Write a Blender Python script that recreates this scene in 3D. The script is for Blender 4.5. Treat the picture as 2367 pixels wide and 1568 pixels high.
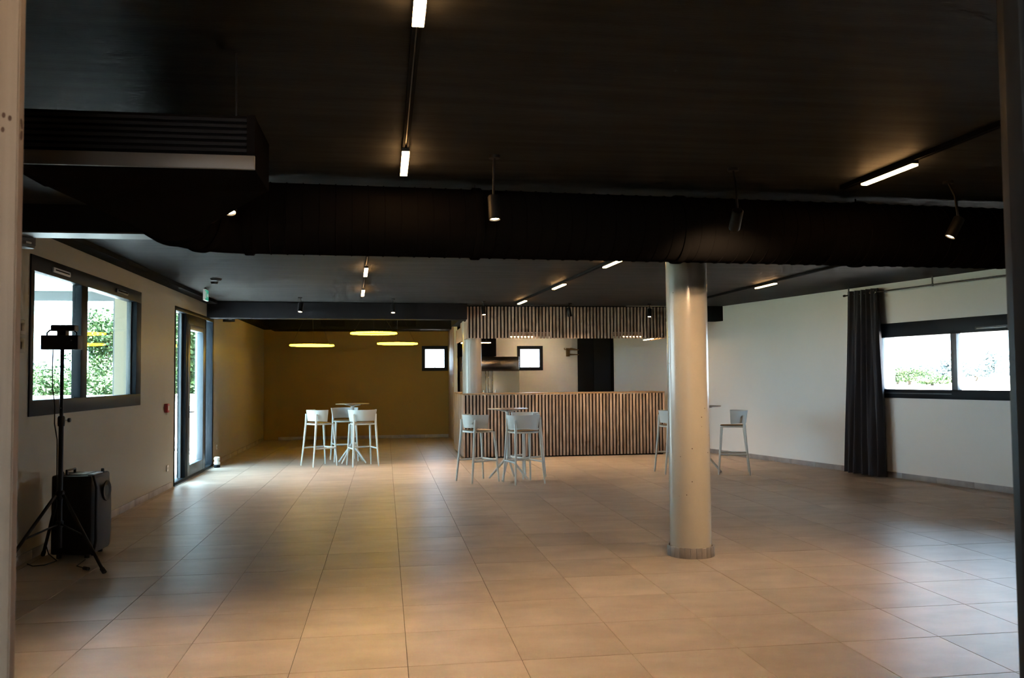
import bpy, bmesh, math, random
from mathutils import Vector, Matrix
random.seed(7)
for o in list(bpy.data.objects): bpy.data.objects.remove(o)
sc = bpy.context.scene
COL = sc.collection
R = math.radians

# ------------------------------------------------------------------ camera
CAM_H = 1.5
F_PX, YAW, PITCH, ROLL = 1988.255, R(8.4074), R(2.5785), R(-0.4796)
_f = Vector((math.sin(YAW)*math.cos(PITCH), math.cos(YAW)*math.cos(PITCH), math.sin(PITCH)))
_r = Vector((math.cos(YAW), -math.sin(YAW), 0)); _u = _r.cross(_f)
cr = _r*math.cos(ROLL)+_u*math.sin(ROLL); cu = -_r*math.sin(ROLL)+_u*math.cos(ROLL)
cd = bpy.data.cameras.new('camera'); cam = bpy.data.objects.new('camera', cd); COL.objects.link(cam)
cam.matrix_world = Matrix(((cr.x, cu.x, -_f.x, 0), (cr.y, cu.y, -_f.y, 0), (cr.z, cu.z, -_f.z, CAM_H), (0, 0, 0, 1)))
cd.sensor_fit = 'HORIZONTAL'; cd.sensor_width = 36; cd.lens = 36*F_PX/2367
cd.clip_start = .05; cd.clip_end = 2000
sc.camera = cam
cd.dof.use_dof = True; cd.dof.focus_distance = 9; cd.dof.aperture_fstop = 9

def project(p):                       # used only to rank floor tiles by how large they show
    d = Vector(p)-Vector((0, 0, CAM_H)); w = d.dot(_f)
    if w < .3: return None
    return 1183.5+F_PX*d.dot(cr)/w, 784-F_PX*d.dot(cu)/w, w

# ------------------------------------------------------------------ sky, sun, exposure
world = bpy.data.worlds.new('sky'); sc.world = world; world.use_nodes = True
bg = world.node_tree.nodes['Background']
bg.inputs['Color'].default_value = (.55, .78, 1.0, 1); bg.inputs['Strength'].default_value = 22.0
sl = bpy.data.lights.new('sun', 'SUN'); sl.energy = 235; sl.angle = R(3); sl.color = (.92, .97, 1)
sun = bpy.data.objects.new('sun', sl); COL.objects.link(sun)
sun.rotation_euler = Vector((-.05, .33, -.94)).to_track_quat('-Z', 'Y').to_euler()
sc.view_settings.view_transform = 'Standard'; sc.view_settings.look = 'None'
sc.view_settings.gamma = 1; sc.view_settings.use_curve_mapping = False
sc.view_settings.exposure = 0.16
sc.cycles.max_bounces = 6; sc.cycles.diffuse_bounces = 3; sc.cycles.glossy_bounces = 3
sc.cycles.transparent_max_bounces = 8; sc.cycles.use_adaptive_sampling = True; sc.cycles.adaptive_threshold = .12; sc.cycles.adaptive_min_samples = 24; sc.cycles.caustics_reflective = False; sc.cycles.caustics_refractive = False
sc.cycles.sample_clamp_indirect = 6
sc.cycles.use_denoising = True

# ------------------------------------------------------------------ materials
MATS = {}
def nodes_of(name):
    m = bpy.data.materials.new(name); m.use_nodes = True; MATS[name] = m
    nt = m.node_tree; return m, nt, nt.nodes['Principled BSDF']
def mat(name, col, rough=.5, metal=0, spec=.5, var=0, vscale=3.0, stretch=(1, 1, 1), bump=0, bscale=40, rand=0, col2=None, emit=None):
    m, nt, b = nodes_of(name); N, L = nt.nodes, nt.links
    b.inputs['Roughness'].default_value = rough; b.inputs['Metallic'].default_value = metal
    b.inputs['Specular IOR Level'].default_value = spec; b.inputs['Base Color'].default_value = (*col, 1)
    tc = N.new('ShaderNodeTexCoord'); mp = N.new('ShaderNodeMapping'); mp.inputs['Scale'].default_value = stretch
    L.new(tc.outputs['Object'], mp.inputs['Vector'])
    if rand:
        oi = N.new('ShaderNodeObjectInfo'); vm = N.new('ShaderNodeVectorMath'); vm.operation = 'SCALE'
        vm.inputs[0].default_value = (37, 53, 71); L.new(oi.outputs['Random'], vm.inputs['Scale']); L.new(vm.outputs[0], mp.inputs['Location'])
    if var or col2:
        nz = N.new('ShaderNodeTexNoise'); nz.inputs['Scale'].default_value = vscale; nz.inputs['Detail'].default_value = 5
        L.new(mp.outputs[0], nz.inputs['Vector'])
        rp = N.new('ShaderNodeValToRGB'); rp.color_ramp.elements[0].position = .32; rp.color_ramp.elements[1].position = .7
        c2 = col2 or tuple(min(1, c*(1+var)) for c in col); c1 = col if col2 else tuple(c*(1-var) for c in col)
        rp.color_ramp.elements[0].color = (*c1, 1); rp.color_ramp.elements[1].color = (*c2, 1)
        L.new(nz.outputs['Fac'], rp.inputs['Fac']); out = rp.outputs['Color']
        if rand:
            mr = N.new('ShaderNodeMapRange'); mr.inputs['To Min'].default_value = 1-rand; mr.inputs['To Max'].default_value = 1+rand
            L.new(oi.outputs['Random'], mr.inputs['Value'])
            hs = N.new('ShaderNodeHueSaturation'); L.new(mr.outputs[0], hs.inputs['Value']); L.new(out, hs.inputs['Color']); out = hs.outputs['Color']
        L.new(out, b.inputs['Base Color'])
    if bump:
        nb = N.new('ShaderNodeTexNoise'); nb.inputs['Scale'].default_value = bscale; nb.inputs['Detail'].default_value = 4
        L.new(mp.outputs[0], nb.inputs['Vector'])
        bp = N.new('ShaderNodeBump'); bp.inputs['Strength'].default_value = bump; bp.inputs['Distance'].default_value = .01
        L.new(nb.outputs['Fac'], bp.inputs['Height']); L.new(bp.outputs[0], b.inputs['Normal'])
    if emit:
        b.inputs['Emission Color'].default_value = (*emit[0], 1); b.inputs['Emission Strength'].default_value = emit[1]
    return m
def glass_mat(name, tint, refl=.05):
    m, nt, b = nodes_of(name); N, L = nt.nodes, nt.links; N.remove(b)
    t = N.new('ShaderNodeBsdfTransparent'); t.inputs['Color'].default_value = (*tint, 1)
    g = N.new('ShaderNodeBsdfGlossy'); g.inputs['Roughness'].default_value = .01
    lw = N.new('ShaderNodeLayerWeight'); lw.inputs['Blend'].default_value = .5
    pw = N.new('ShaderNodeMath'); pw.operation = 'POWER'; pw.inputs[1].default_value = 4; L.new(lw.outputs['Facing'], pw.inputs[0])
    ma = N.new('ShaderNodeMath'); ma.operation = 'MULTIPLY_ADD'; ma.inputs[1].default_value = .45; ma.inputs[2].default_value = refl; L.new(pw.outputs[0], ma.inputs[0])
    mx = N.new('ShaderNodeMixShader'); L.new(ma.outputs[0], mx.inputs[0]); L.new(t.outputs[0], mx.inputs[1]); L.new(g.outputs[0], mx.inputs[2])
    L.new(mx.outputs[0], N['Material Output'].inputs['Surface'])
    return m

mat('tile', (.335, .278, .225), .37, spec=.28, col2=(.43, .365, .305), vscale=2.6, stretch=(1, 1.6, 1), bump=.05, bscale=9, rand=.10)
mat('grout', (.10, .075, .055), .9)
mat('plinth', (.30, .275, .27), .5, var=.18, vscale=6, rand=.08)
mat('ceiling_black', (.028, .0285, .0285), .65, spec=.06, var=.3, vscale=2, stretch=(.6, 6, 1), bump=.2, bscale=25)
mat('black_paint', (.008, .008, .009), .7, spec=.03)
mat('beam_paint', (.014, .0145, .017), .65, spec=.03, var=.1, vscale=2)
mat('duct_paint', (.006, .0055, .0055), .7, spec=0, bump=.05, bscale=60)
mat('flange_and_lit_soffit', (.10, .095, .09), .5, var=.15)
mat('taupe_wall', (.31, .275, .21), .5, spec=.4, var=.03, vscale=1.2, bump=.03, bscale=120)
mat('olive_wall', (.27, .175, .035), .65, spec=.3, var=.04, vscale=1.2, bump=.03, bscale=120)
mat('white_wall', (.80, .79, .77), .65, spec=.3, var=.02, vscale=1.2, bump=.03, bscale=120)
mat('dark_wall', (.03, .027, .03), .7)
mat('foyer_wall', (.5, .46, .42), .8)
mat('aluminium', (.010, .014, .019), .45, spec=.08)
mat('aluminium_grey', (.075, .095, .115), .4, spec=.5)
mat('vent_white', (.55, .57, .58), .4)
mat('concrete', (.52, .485, .42), .22, spec=.5, var=.05, vscale=5, stretch=(1, 1, .4), bump=.04, bscale=30)
mat('pore', (.10, .07, .05), .9)
mat('slat_wood', (.30, .21, .16), .6, spec=.3, col2=(.56, .42, .335), vscale=7, stretch=(3, 3, .45), bump=.1, bscale=60, rand=.22)
mat('slat_back', (.006, .005, .005), .8)
mat('oak_top', (.42, .27, .14), .4, var=.2, vscale=4, stretch=(.5, 6, 6))
mat('pine', (.40, .25, .15), .6, spec=.3, col2=(.50, .335, .215), vscale=5, stretch=(6, 6, .25), bump=.1, bscale=50)
mat('knot', (.13, .05, .02), .6)
mat('stool_plastic', (.56, .59, .57), .45, spec=.4)
mat('seat_tan', (.50, .34, .20), .5, var=.12, vscale=8, stretch=(1, 5, 1))
mat('table_top', (.30, .24, .20), .28, spec=.6, var=.08, vscale=5)
mat('curtain', (.045, .047, .056), .85, spec=.2, bump=.1, bscale=200)
mat('rod', (.012, .012, .013), .4)
mat('chrome', (.6, .6, .62), .2, metal=1)
mat('brass', (.30, .20, .09), .35, metal=1)
mat('steel', (.42, .41, .40), .2, metal=1, bump=.03, bscale=6)
mat('steel_door', (.50, .54, .52), .34, metal=.55, bump=.02, bscale=4)
mat('black_plastic', (.008, .008, .009), .5, spec=.25)
mat('speaker_grille', (.022, .022, .024), .55, bump=.6, bscale=260)
mat('silver_plastic', (.35, .36, .36), .35, metal=.4)
mat('rail_strip', (.05, .048, .045), .4, metal=.3)
mat('rubber', (.008, .008, .008), .8)
mat('red_plastic', (.35, .02, .02), .4)
mat('white_plastic', (.65, .64, .60), .4)
mat('beige_plastic', (.30, .265, .21), .45)
mat('exit_green', (.02, .30, .20), .5, emit=((.05, .6, .4), .35))
mat('exit_white', (.7, .72, .7), .5, emit=((.8, .9, .85), .25))
mat('linear_glow', (.8, .7, .5), .5, emit=((1, .54, .20), 62))
mat('led_glow', (.8, .6, .3), .5, emit=((1, .56, .22), 80))
mat('ring_glow', (.8, .7, .3), .5, emit=((1, .58, .012), 30))
mat('spot_glow', (.8, .7, .5), .5, emit=((1, .72, .40), 25))
mat('spot_glow_dim', (.25, .2, .18), .5)
mat('door_dark', (.006, .008, .011), .4, spec=.3)
mat('door_teal', (.005, .035, .045), .3, spec=.4)
mat('door_seal', (.018, .018, .018), .7, spec=.2)
mat('render_white', (.70, .72, .70), .8)
mat('terrace', (.72, .70, .68), .8, var=.06)
mat('field', (.42, .36, .30), .95, var=.10, vscale=.3, bump=.2, bscale=2)
mat('lawn', (.07, .085, .055), .95, var=.25, vscale=.6)
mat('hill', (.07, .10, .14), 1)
mat('leaf', (.016, .042, .009), .7, col2=(.040, .078, .018), vscale=1.5, rand=.1)
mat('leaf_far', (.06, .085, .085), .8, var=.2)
mat('bark', (.10, .075, .05), .9)
mat('patio', (.45, .42, .40), .6)
glass_mat('glass', (.93, .985, .965)); glass_mat('glass_clear', (.97, .98, .98), .03)

# ------------------------------------------------------------------ mesh helpers
class MB:
    def __init__(s): s.v = []; s.f = []
    def add(s, vs, fs):
        n = len(s.v); s.v += [tuple(v) for v in vs]; s.f += [tuple(i+n for i in f) for f in fs]; return s
    def box(s, x0, x1, y0, y1, z0, z1, M=None):
        vs = [Vector((x, y, z)) for x in (x0, x1) for y in (y0, y1) for z in (z0, z1)]
        if M is not None: vs = [M @ v for v in vs]
        return s.add(vs, [(0, 1, 3, 2), (4, 6, 7, 5), (0, 4, 5, 1), (2, 3, 7, 6), (0, 2, 6, 4), (1, 5, 7, 3)])
    def tube(s, pts, rad, n=10, cap=True, up=None):
        pts = [Vector(p) for p in pts]; rs = rad if isinstance(rad, (list, tuple)) else [rad]*len(pts)
        rings = []; t0 = (pts[1]-pts[0]).normalized()
        a = Vector(up) if up else (Vector((0, 0, 1)) if abs(t0.z) < .9 else Vector((1, 0, 0)))
        nv = (a-t0*a.dot(t0)).normalized()
        for i, p in enumerate(pts):
            if i == 0: t = t0
            elif i == len(pts)-1: t = (pts[i]-pts[i-1]).normalized()
            else: t = ((pts[i]-pts[i-1]).normalized()+(pts[i+1]-pts[i]).normalized()).normalized()
            nv = (nv-t*nv.dot(t)).normalized(); bv = t.cross(nv)
            rings.append([p+(nv*math.cos(2*math.pi*k/n)+bv*math.sin(2*math.pi*k/n))*rs[i] for k in range(n)])
        vs = [v for rg in rings for v in rg]
        fs = [(i*n+k, i*n+(k+1) % n, (i+1)*n+(k+1) % n, (i+1)*n+k) for i in range(len(pts)-1) for k in range(n)]
        if cap: fs += [tuple(range(n-1, -1, -1)), tuple((len(pts)-1)*n+k for k in range(n))]
        return s.add(vs, fs)
    def lathe(s, prof, n=32, c=(0, 0, 0), cap=True):
        vs = [(c[0]+r*math.cos(2*math.pi*k/n), c[1]+r*math.sin(2*math.pi*k/n), c[2]+z) for r, z in prof for k in range(n)]
        fs = [(i*n+k, i*n+(k+1) % n, (i+1)*n+(k+1) % n, (i+1)*n+k) for i in range(len(prof)-1) for k in range(n)]
        if cap: fs += [tuple(range(n-1, -1, -1)), tuple((len(prof)-1)*n+k for k in range(n))]
        return s.add(vs, fs)
    def prism(s, poly, z0, z1, M=None):
        n = len(poly); vs = [Vector((x, y, z0)) for x, y in poly]+[Vector((x, y, z1)) for x, y in poly]
        if M is not None: vs = [M @ v for v in vs]
        return s.add(vs, [tuple(range(n-1, -1, -1)), tuple(range(n, 2*n))]+[(k, (k+1) % n, n+(k+1) % n, n+k) for k in range(n)])
    def grid(s, fn, nu, nv, closed=False):
        vs = [fn(i/nu, j/nv) for i in range(nu+1) for j in range(nv+1)]
        return s.add(vs, [(i*(nv+1)+j, (i+1)*(nv+1)+j, (i+1)*(nv+1)+j+1, i*(nv+1)+j+1) for i in range(nu) for j in range(nv)])
    def mesh(s, name, m, bevel=0, smooth=True, segs=2):
        me = bpy.data.meshes.new(name); me.from_pydata(s.v, [], s.f); me.update()
        bm = bmesh.new(); bm.from_mesh(me)
        bmesh.ops.recalc_face_normals(bm, faces=bm.faces)
        if bevel:
            es = [e for e in bm.edges if len(e.link_faces) == 2 and e.calc_face_angle(0) > .5]
            bmesh.ops.bevel(bm, geom=es, offset=bevel, segments=segs, affect='EDGES', profile=.5, clamp_overlap=True)
        bm.to_mesh(me); bm.free()
        if smooth: me.shade_smooth(); me.set_sharp_from_angle(angle=.7)
        if m: me.materials.append(MATS[m])
        return me
    def build(s, name, m, parent=None, loc=(0, 0, 0), rz=0, bevel=0, smooth=True):
        return link(name, s.mesh(name, m, bevel, smooth), parent, loc, rz)
def link(name, data, parent=None, loc=(0, 0, 0), rz=0):
    o = bpy.data.objects.new(name, data); COL.objects.link(o)
    o.location = loc; o.rotation_euler = (0, 0, rz); o.parent = parent
    return o
def tag(o, label=None, cat=None, group=None, kind=None):
    if label: o['label'] = label
    if cat: o['category'] = cat
    if group: o['group'] = group
    if kind: o['kind'] = kind
    return o
def thing(name, label, cat, loc=(0, 0, 0), rz=0, group=None): return tag(link(name, None, None, loc, rz), label, cat, group)
def struct(name, mb, m, label=None, **k): return tag(mb.build(name, m, **k), label, kind='structure')
def copy_tree(o, parent=None):
    c = o.copy(); COL.objects.link(c); c.parent = parent
    for ch in list(o.children): copy_tree(ch, c)
    return c

def wall_boxes(mb, axis0, a0, a1, t0, t1, z0, z1, holes):
    """wall along local y from a0 to a1, thickness x t0..t1, with rectangular holes (y0,y1,z0,z1)"""
    ys = sorted({a0, a1, *[h[0] for h in holes], *[h[1] for h in holes]})
    for p, q in zip(ys, ys[1:]):
        hs = [h for h in holes if h[0] <= p+1e-6 and h[1] >= q-1e-6]
        zs = z0
        for h in sorted(hs, key=lambda h: h[2]):
            if h[2] > zs+1e-6: mb.box(t0, t1, p, q, zs, h[2])
            zs = h[3]
        if zs < z1-1e-6: mb.box(t0, t1, p, q, zs, z1)
    return mb

# ------------------------------------------------------------------ room shell
XL = -2.97; YB = 22.0; ZC = 2.84; YF = 1.75
RW0 = (7.75, 9.8, 0); RWA = math.atan(.2246)
def rw(lx, ly, z=0):                   # right wall local -> world
    return Vector((RW0[0]+lx*math.cos(RWA)-ly*math.sin(RWA), RW0[1]+lx*math.sin(RWA)+ly*math.cos(RWA), z))
WIN1 = (7.76, 11.09, 1.205, 2.585); DOOR1 = (12.83, 15.62, 0.0, 2.57)
WIN2 = (-.42, 2.13, 1.16, 2.25)
WIN3 = (.927, 1.585, 1.69, 2.325); WIN4 = (3.38, 4.057, 1.685, 2.32)

fl = struct('floor', MB().box(-3.27, 9.9, -3.2, 22.3, -.20, -.004), 'grout', 'beige square tiled floor of the hall')
S = .60279; OX, OY = -2.80742, 7.60968; G = .0020
tm = MB().box(-S/2+G, S/2-G, -S/2+G, S/2-G, -.010, 0).mesh('tile', 'tile', bevel=.0012, smooth=False)
def right_x(y): return 7.75-.2246*(y-9.8)
cands = []; rest = []
for i in range(-4, 22):
    for j in range(-11, 30):
        x0, x1 = S*(i+OX), S*(i+1+OX); y0, y1 = S*(j+OY), S*(j+1+OY)
        if x1 < XL or y1 < YF or y0 > YB or x0 > right_x(y0): continue
        xc, yc = (x0+x1)/2, (y0+y1)/2
        p = project((xc, yc, 0))
        whole = x0 >= XL and y1 <= YB and y0 >= YF and x1 <= right_x(y1)
        vis = p and -60 < p[0] < 2430 and 0 < p[1] < 1680
        if whole and vis: cands.append((S*S*1.5/p[2]**3, i, j, xc, yc))
        else: rest.append((i, j))
cands.sort(reverse=True)
def joint(i, j):
    return (.0022 if i >= 7 else -.0022)*.5, sum((.0018 if j >= q else -.0018)*.5 for q in (0, 4))
for a, i, j, xc, yc in cands[:300]:
    dx, dy = joint(i, j); link('tile', tm, fl, (xc+dx, yc+dy, 0))
rest += [(c[1], c[2]) for c in cands[300:]]
mb = MB()
for i, j in rest:
    x0, x1 = S*(i+OX)+G, S*(i+1+OX)-G; y0, y1 = S*(j+OY)+G, S*(j+1+OY)-G
    dx, dy = joint(i, j)
    x0 = max(XL, x0); x1 = min(x1, right_x(y1)+.1); y1 = min(y1, YB); y0 = max(y0, -3.2)
    if x1-x0 > .01 and y1-y0 > .01: mb.box(x0+dx, x1+dx, y0+dy, y1+dy, -.010, 0)
tag(mb.build('tile_field', 'tile', fl, smooth=False), kind='stuff')

struct('ceiling', MB().box(-3.27, 9.9, YF-.2, 15.6, ZC, ZC+.2), 'ceiling_black', 'matt black ceiling over the hall')
struct('ceiling_back', MB().box(-3.27, 9.9, 15.6, 22.3, 3.15, 3.3).box(-3.27, 9.9, 15.6, 15.75, ZC, 3.15), 'ceiling_black', 'black ceiling over the bar end')
struct('wall_left', wall_boxes(MB(), 1, -3.2, 22.3, -3.27, XL, -.1, 3.2, [WIN1, DOOR1]), 'taupe_wall', 'taupe painted wall with window and glazed door')
struct('wall_right', wall_boxes(MB(), 1, -13.2, 12.9, 0, .3, -.1, 3.2, [WIN2]), 'white_wall', 'long white angled wall with dark curtain', loc=RW0, rz=RWA)
def backwall(mb, a0, a1, hole):
    # along x: reuse wall_boxes with swapped axes
    t = MB(); wall_boxes(t, 1, a0, a1, YB, YB+.3, -.1, 3.2, [hole] if hole else [])
    return mb.add([(y, x, z) for x, y, z in t.v], t.f)
struct('wall_back', backwall(MB(), -3.27, 1.66, WIN3), 'olive_wall', 'olive brown wall behind the ring lamps')
struct('wall_bar', backwall(MB(), 1.66, 5.4, WIN4), 'white_wall', 'white wall behind the bar')
struct('wall_partition', MB().box(1.62, 1.70, 20.4, YB, 0, 2.75), 'white_wall', 'white edged partition between bar and olive lounge')
# timber cladding on the lounge side of the partition
pt = bpy.data.objects['wall_partition']
pm = MB().box(-.012, 0, -.048, .048, 0, 2.74).mesh('plank', 'slat_wood', bevel=.002)
for k in range(16): link('plank', pm, pt, (1.62, 20.45+k*.1, .005))
struct('wall_front', MB().box(-3.27, -.70, 1.585, YF, -.1, 3.2).box(-.70, 1.52, 1.585, YF, 2.45, 3.2).box(1.52, 9.9, 1.585, YF, -.1, 3.2), 'dark_wall', 'dark wall around the doorway')
# foyer the photographer stands in
struct('wall_foyer', MB().box(-2.2, -2.0, -3.2, 1.585, -.1, 2.8).box(2.6, 2.8, -3.2, 1.585, -.1, 2.8)
       .box(-2.2, -.6, -3.4, -3.2, -.1, 2.8).box(1.0, 2.8, -3.4, -3.2, -.1, 2.8).box(-.6, 1, -3.4, -3.2, 2.0, 2.8).box(-.6, 1, -3.4, -3.2, -.1, 1.2), 'foyer_wall', 'plain wall of the foyer behind the doorway')
struct('ceiling_foyer', MB().box(-2.2, 2.8, -3.4, 1.585, 2.8, 2.95), 'foyer_wall', 'ceiling of the foyer behind the doorway')
# black boxing on the left wall, front length standing in for ceiling shade; bulkhead
struct('trim_1', MB().box(XL, -2.80, YF, 15.1, 2.787, ZC).box(XL, -2.72, 15.75, YB, 2.74, 3.15), 'black_paint', 'black boxing along the taupe wall top, added at the front for ceiling shade')
bk = thing('ceiling_bulkhead', 'black air duct bulkhead with two grilles above the olive wall', 'bulkhead', (0, 21.0, 2.70))
MB().box(-2.72, 1.62, 0, 1.0, 0, .45).build('casing', 'beam_paint', bk, bevel=.005)
for x in (-1.24, .46):
    g = MB().box(x-.28, x+.28, -.015, 0, .06, .235).build('grille', 'black_paint', bk)
    lm = MB().box(x-.26, x+.26, -.028, -.015, -.004, .004).mesh('louvre', 'beam_paint')
    for k in range(6): link('louvre', lm, g, (0, 0, .08+k*.027))

# baseboards of plinth tiles
def plinth(name, x0, y0, ang, n, label):
    o = tag(link(name, None, None, (x0, y0, 0), ang), label, kind='structure')
    MB().box(.002, .008, 0, n*.603, 0, .075).build('backing', 'grout', o)
    pmh = MB().box(0, .010, .0015, .6015, 0, .08).mesh('plinth_tile', 'plinth', bevel=.001)
    for k in range(n): link('plinth_tile', pmh, o, (0, k*.603, 0))
    return o
b1 = plinth('baseboard_left', XL, 1.85, 0, 18, 'lilac grey tile plinth along the taupe wall')
b2 = plinth('baseboard_left', XL, 15.64, 0, 10, 'tile plinth between glazed door and olive wall')
p = rw(-.010, -7.9); b3 = plinth('baseboard_right', p.x, p.y, RWA, 30, 'grey tile plinth along the white wall')
b4 = plinth('baseboard_back', 1.60, YB-.010, R(90), 7, 'tile plinth under the olive wall')

# ------------------------------------------------------------------ windows and doors
def bars(parent, rects, m, y0, y1, name):
    """rects in (a0,a1,z0,z1) of the plane; thickness is local x from y0 to y1"""
    for a0, a1, z0, z1 in rects: MB().box(y0, y1, a0, a1, z0, z1).build(name, m, parent, bevel=.004)
def pane(parent, a0, a1, z0, z1, x, m='glass'): MB().box(x-.004, x+.004, a0, a1, z0, z1).build('pane', m, parent)

w1 = tag(link('window_1', None, None, (XL, 0, 0)), 'wide dark framed two pane window in taupe wall', kind='structure')
y0, y1, z0, z1 = WIN1; ym = 9.10
bars(w1, [(y0, y1, z1-.135, z1), (y0, y1, z0, z0+.135), (y0, y0+.075, z0+.135, z1-.135), (y1-.20, y1, z0+.135, z1-.135)], 'aluminium', -.10, .012, 'frame')
bars(w1, [(ym-.09, ym+.09, z0+.135, z1-.135)], 'aluminium', -.085, .004, 'mullion')
bars(w1, [(y1-.235, y1-.20, z0+.135, z1-.135)], 'aluminium_grey', -.095, -.045, 'sash_edge')
pane(w1, y0+.075, ym-.09, z0+.135, z1-.135, -.06); pane(w1, ym+.09, y1-.235, z0+.135, z1-.135, -.06)
for yc in (8.42, 10.27):
    v = MB().box(.012, .03, yc-.21, yc+.21, z1-.10, z1-.055).build('trickle_vent', 'vent_white' if yc < 9 else 'aluminium_grey', w1, bevel=.006)
    MB().box(.03, .034, yc-.17, yc+.17, z1-.083, z1-.072).build('slot', 'black_paint', v)
MB().box(-.30, -.10, y0, y1, z0-.03, z0-.002).build('sill', 'aluminium_grey', w1)

d1 = tag(link('door_1', None, None, (XL, 0, 0)), 'tall glazed door with dark frame and side lights', kind='structure')
y0, y1, z0, z1 = DOOR1
bars(d1, [(y0, y1, z1-.06, z1), (y0, y0+.04, 0, z1-.06), (y1-.10, y1, 0, z1-.06), (y0, y1, 0, .05)], 'aluminium', -.11, .01, 'frame')
bars(d1, [(13.50, 13.62, .05, z1-.06), (14.86, 14.98, .05, z1-.06)], 'aluminium', -.11, .01, 'mullion')
lf = MB().box(-.08, .02, 13.62, 13.76, .05, 2.36).box(-.08, .02, 14.70, 14.86, .05, 2.36).box(-.08, .02, 13.76, 14.70, .05, .21).box(-.08, .02, 13.76, 14.70, 2.28, 2.36).build('door_leaf', 'aluminium_grey', d1, bevel=.004)
MB().box(-.10, .015, 13.62, 14.86, 2.36, z1-.06).build('transom', 'aluminium', d1, bevel=.004)
h = MB().tube([(.02, 13.70, 1.02), (.065, 13.70, 1.02), (.065, 13.83, 1.02)], .01, 8).build('handle', 'chrome', lf)
MB().box(.02, .028, 13.68, 13.72, .93, 1.11).build('escutcheon', 'aluminium', lf)
pane(d1, y0+.04, 13.50, .05, z1-.06, -.06); pane(d1, 13.76, 14.70, .21, 2.28, -.06); pane(d1, 14.98, y1-.10, .05, z1-.06, -.06)
MB().box(-.30, .03, y0, y1, -.004, .012).build('threshold', 'aluminium_grey', d1)
MB().box(-.075, -.045, 13.44, 13.50, .05, z1-.06).build('sash_edge', 'aluminium_grey', d1)

w2 = tag(link('window_2', None, None, RW0, RWA), 'dark sliding window with shutter box in white wall', kind='structure')
y0, y1, z0, z1 = WIN2
MB().box(-.02, .10, y0, y1, 2.045, z1).build('shutter_box', 'aluminium', w2, bevel=.006)
MB().box(-.02, .11, y0, y1, z0, 1.285).build('sill_frame', 'aluminium', w2, bevel=.005)
MB().box(-.024, -.018, .84, 2.10, 1.225, 1.236).build('track_lip', 'aluminium_grey', w2)
bars(w2, [(y1-.035, y1, 1.285, 2.045), (y0, y0+.1, 1.285, 2.045)], 'aluminium_grey', .02, .09, 'jamb')
bars(w2, [(.755, .85, 1.285, 2.045)], 'aluminium_grey', -.005, .08, 'mullion')
pane(w2, .85, y1-.035, 1.285, 2.045, .055, 'glass_clear'); pane(w2, y0+.1, .755, 1.285, 2.045, .03, 'glass_clear')
v = MB().box(-.032, -.02, -.05, .44, 2.075, 2.115).build('trickle_vent', 'aluminium_grey', w2, bevel=.006)
MB().box(-.036, -.032, -.02, .41, 2.085, 2.092).build('slot', 'vent_white', v)

for n, (x0, x1, z0, z1) in ((3, WIN3), (4, WIN4)):
    w = tag(link('window_%d' % n, None, None, (0, YB, 0)), 'small square dark window in the olive wall' if n == 3 else 'small square dark window behind the bar', kind='structure')
    t = .085
    for a, b, c, d in ((x0, x1, z1-t, z1), (x0, x1, z0, z0+t), (x0, x0+t, z0+t, z1-t), (x1-t, x1, z0+t, z1-t)):
        MB().box(a, b, -.015, .10, c, d).build('frame', 'aluminium', w, bevel=.004)
    MB().box(x0+t, x1-t, .05, .058, z0+t, z1-t).build('pane', 'glass_clear', w)
    MB().box((x0+x1)/2-.012, (x0+x1)/2+.012, -.03, -.015, z0+.02, z0+.10).build('handle', 'black_plastic', w)
d2 = tag(link('door_2', None, None, RW0, RWA), 'black double door behind the bar', kind='structure')
MB().box(-.03, -.002, 10.55, 12.5, 0, 2.55).build('door_frame', 'black_paint', d2, bevel=.004)
for a, b in ((10.60, 11.51), (11.53, 12.45)):
    l = MB().box(-.06, -.03, a, b, .01, 2.5).build('door_leaf', 'black_paint', d2, bevel=.004)
    MB().box(-.075, -.06, (a if a > 11 else b-.05), (a+.05 if a > 11 else b), .95, 1.15).build('handle', 'aluminium', l)

# doorway in the foreground: pine jamb on one side, dark metal door on the other
t2 = tag(link('trim_2', None, None, (-.657, 1.56, 0)), 'bare pine door jamb with knots at the doorway', kind='structure')
MB().box(0, .035, 0, .024, 0, 2.45).build('board', 'pine', t2, bevel=.002)
MB().box(.0345, .0365, .004, .0245, 0, 2.45).build('edge_strip', 'pine', t2)
for z, a in ((1.945, .5), (1.925, -.4)): MB().prism([(.009*math.cos(k*.7854), .005*math.sin(k*.7854)+.004*math.cos(k*.7854)*a) for k in range(8)], 0, .0006, Matrix.Translation((.0366, .0145, z)) @ Matrix.Rotation(R(90), 4, 'Y')).build('knot', 'knot', t2)
for x, z in ((.014, 1.955), (.024, 1.95), (.013, 1.93)): MB().prism([(.003*math.cos(k*.7854), .005*math.sin(k*.7854)) for k in range(8)], 0, .0006, Matrix.Translation((x, -.0005, z)) @ Matrix.Rotation(R(90), 4, 'X')).build('knot', 'knot', t2)
d3 = tag(link('door_3', None, None, (1.139, 1.40, 0)), 'dark metal framed entrance door at the doorway edge', kind='structure')
MB().box(.006, .016, -.01, .03, 0, 2.45).build('seal', 'door_seal', d3, bevel=.003)
MB().box(.016, .36, 0, .06, 0, 2.45).build('stile', 'door_dark', d3, bevel=.004)
MB().box(.028, .031, -.003, .004, 0, 2.45).build('glazing_bead', 'door_teal', d3)
MB().box(.052, .09, -.012, 0, 0, 2.45).build('cover_strip', 'door_dark', d3, bevel=.003)
MB().tube([(.012, -.02, .965), (.012, -.02, .99)], .012, 12).build('hinge_pin', 'black_plastic', d3)

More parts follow.
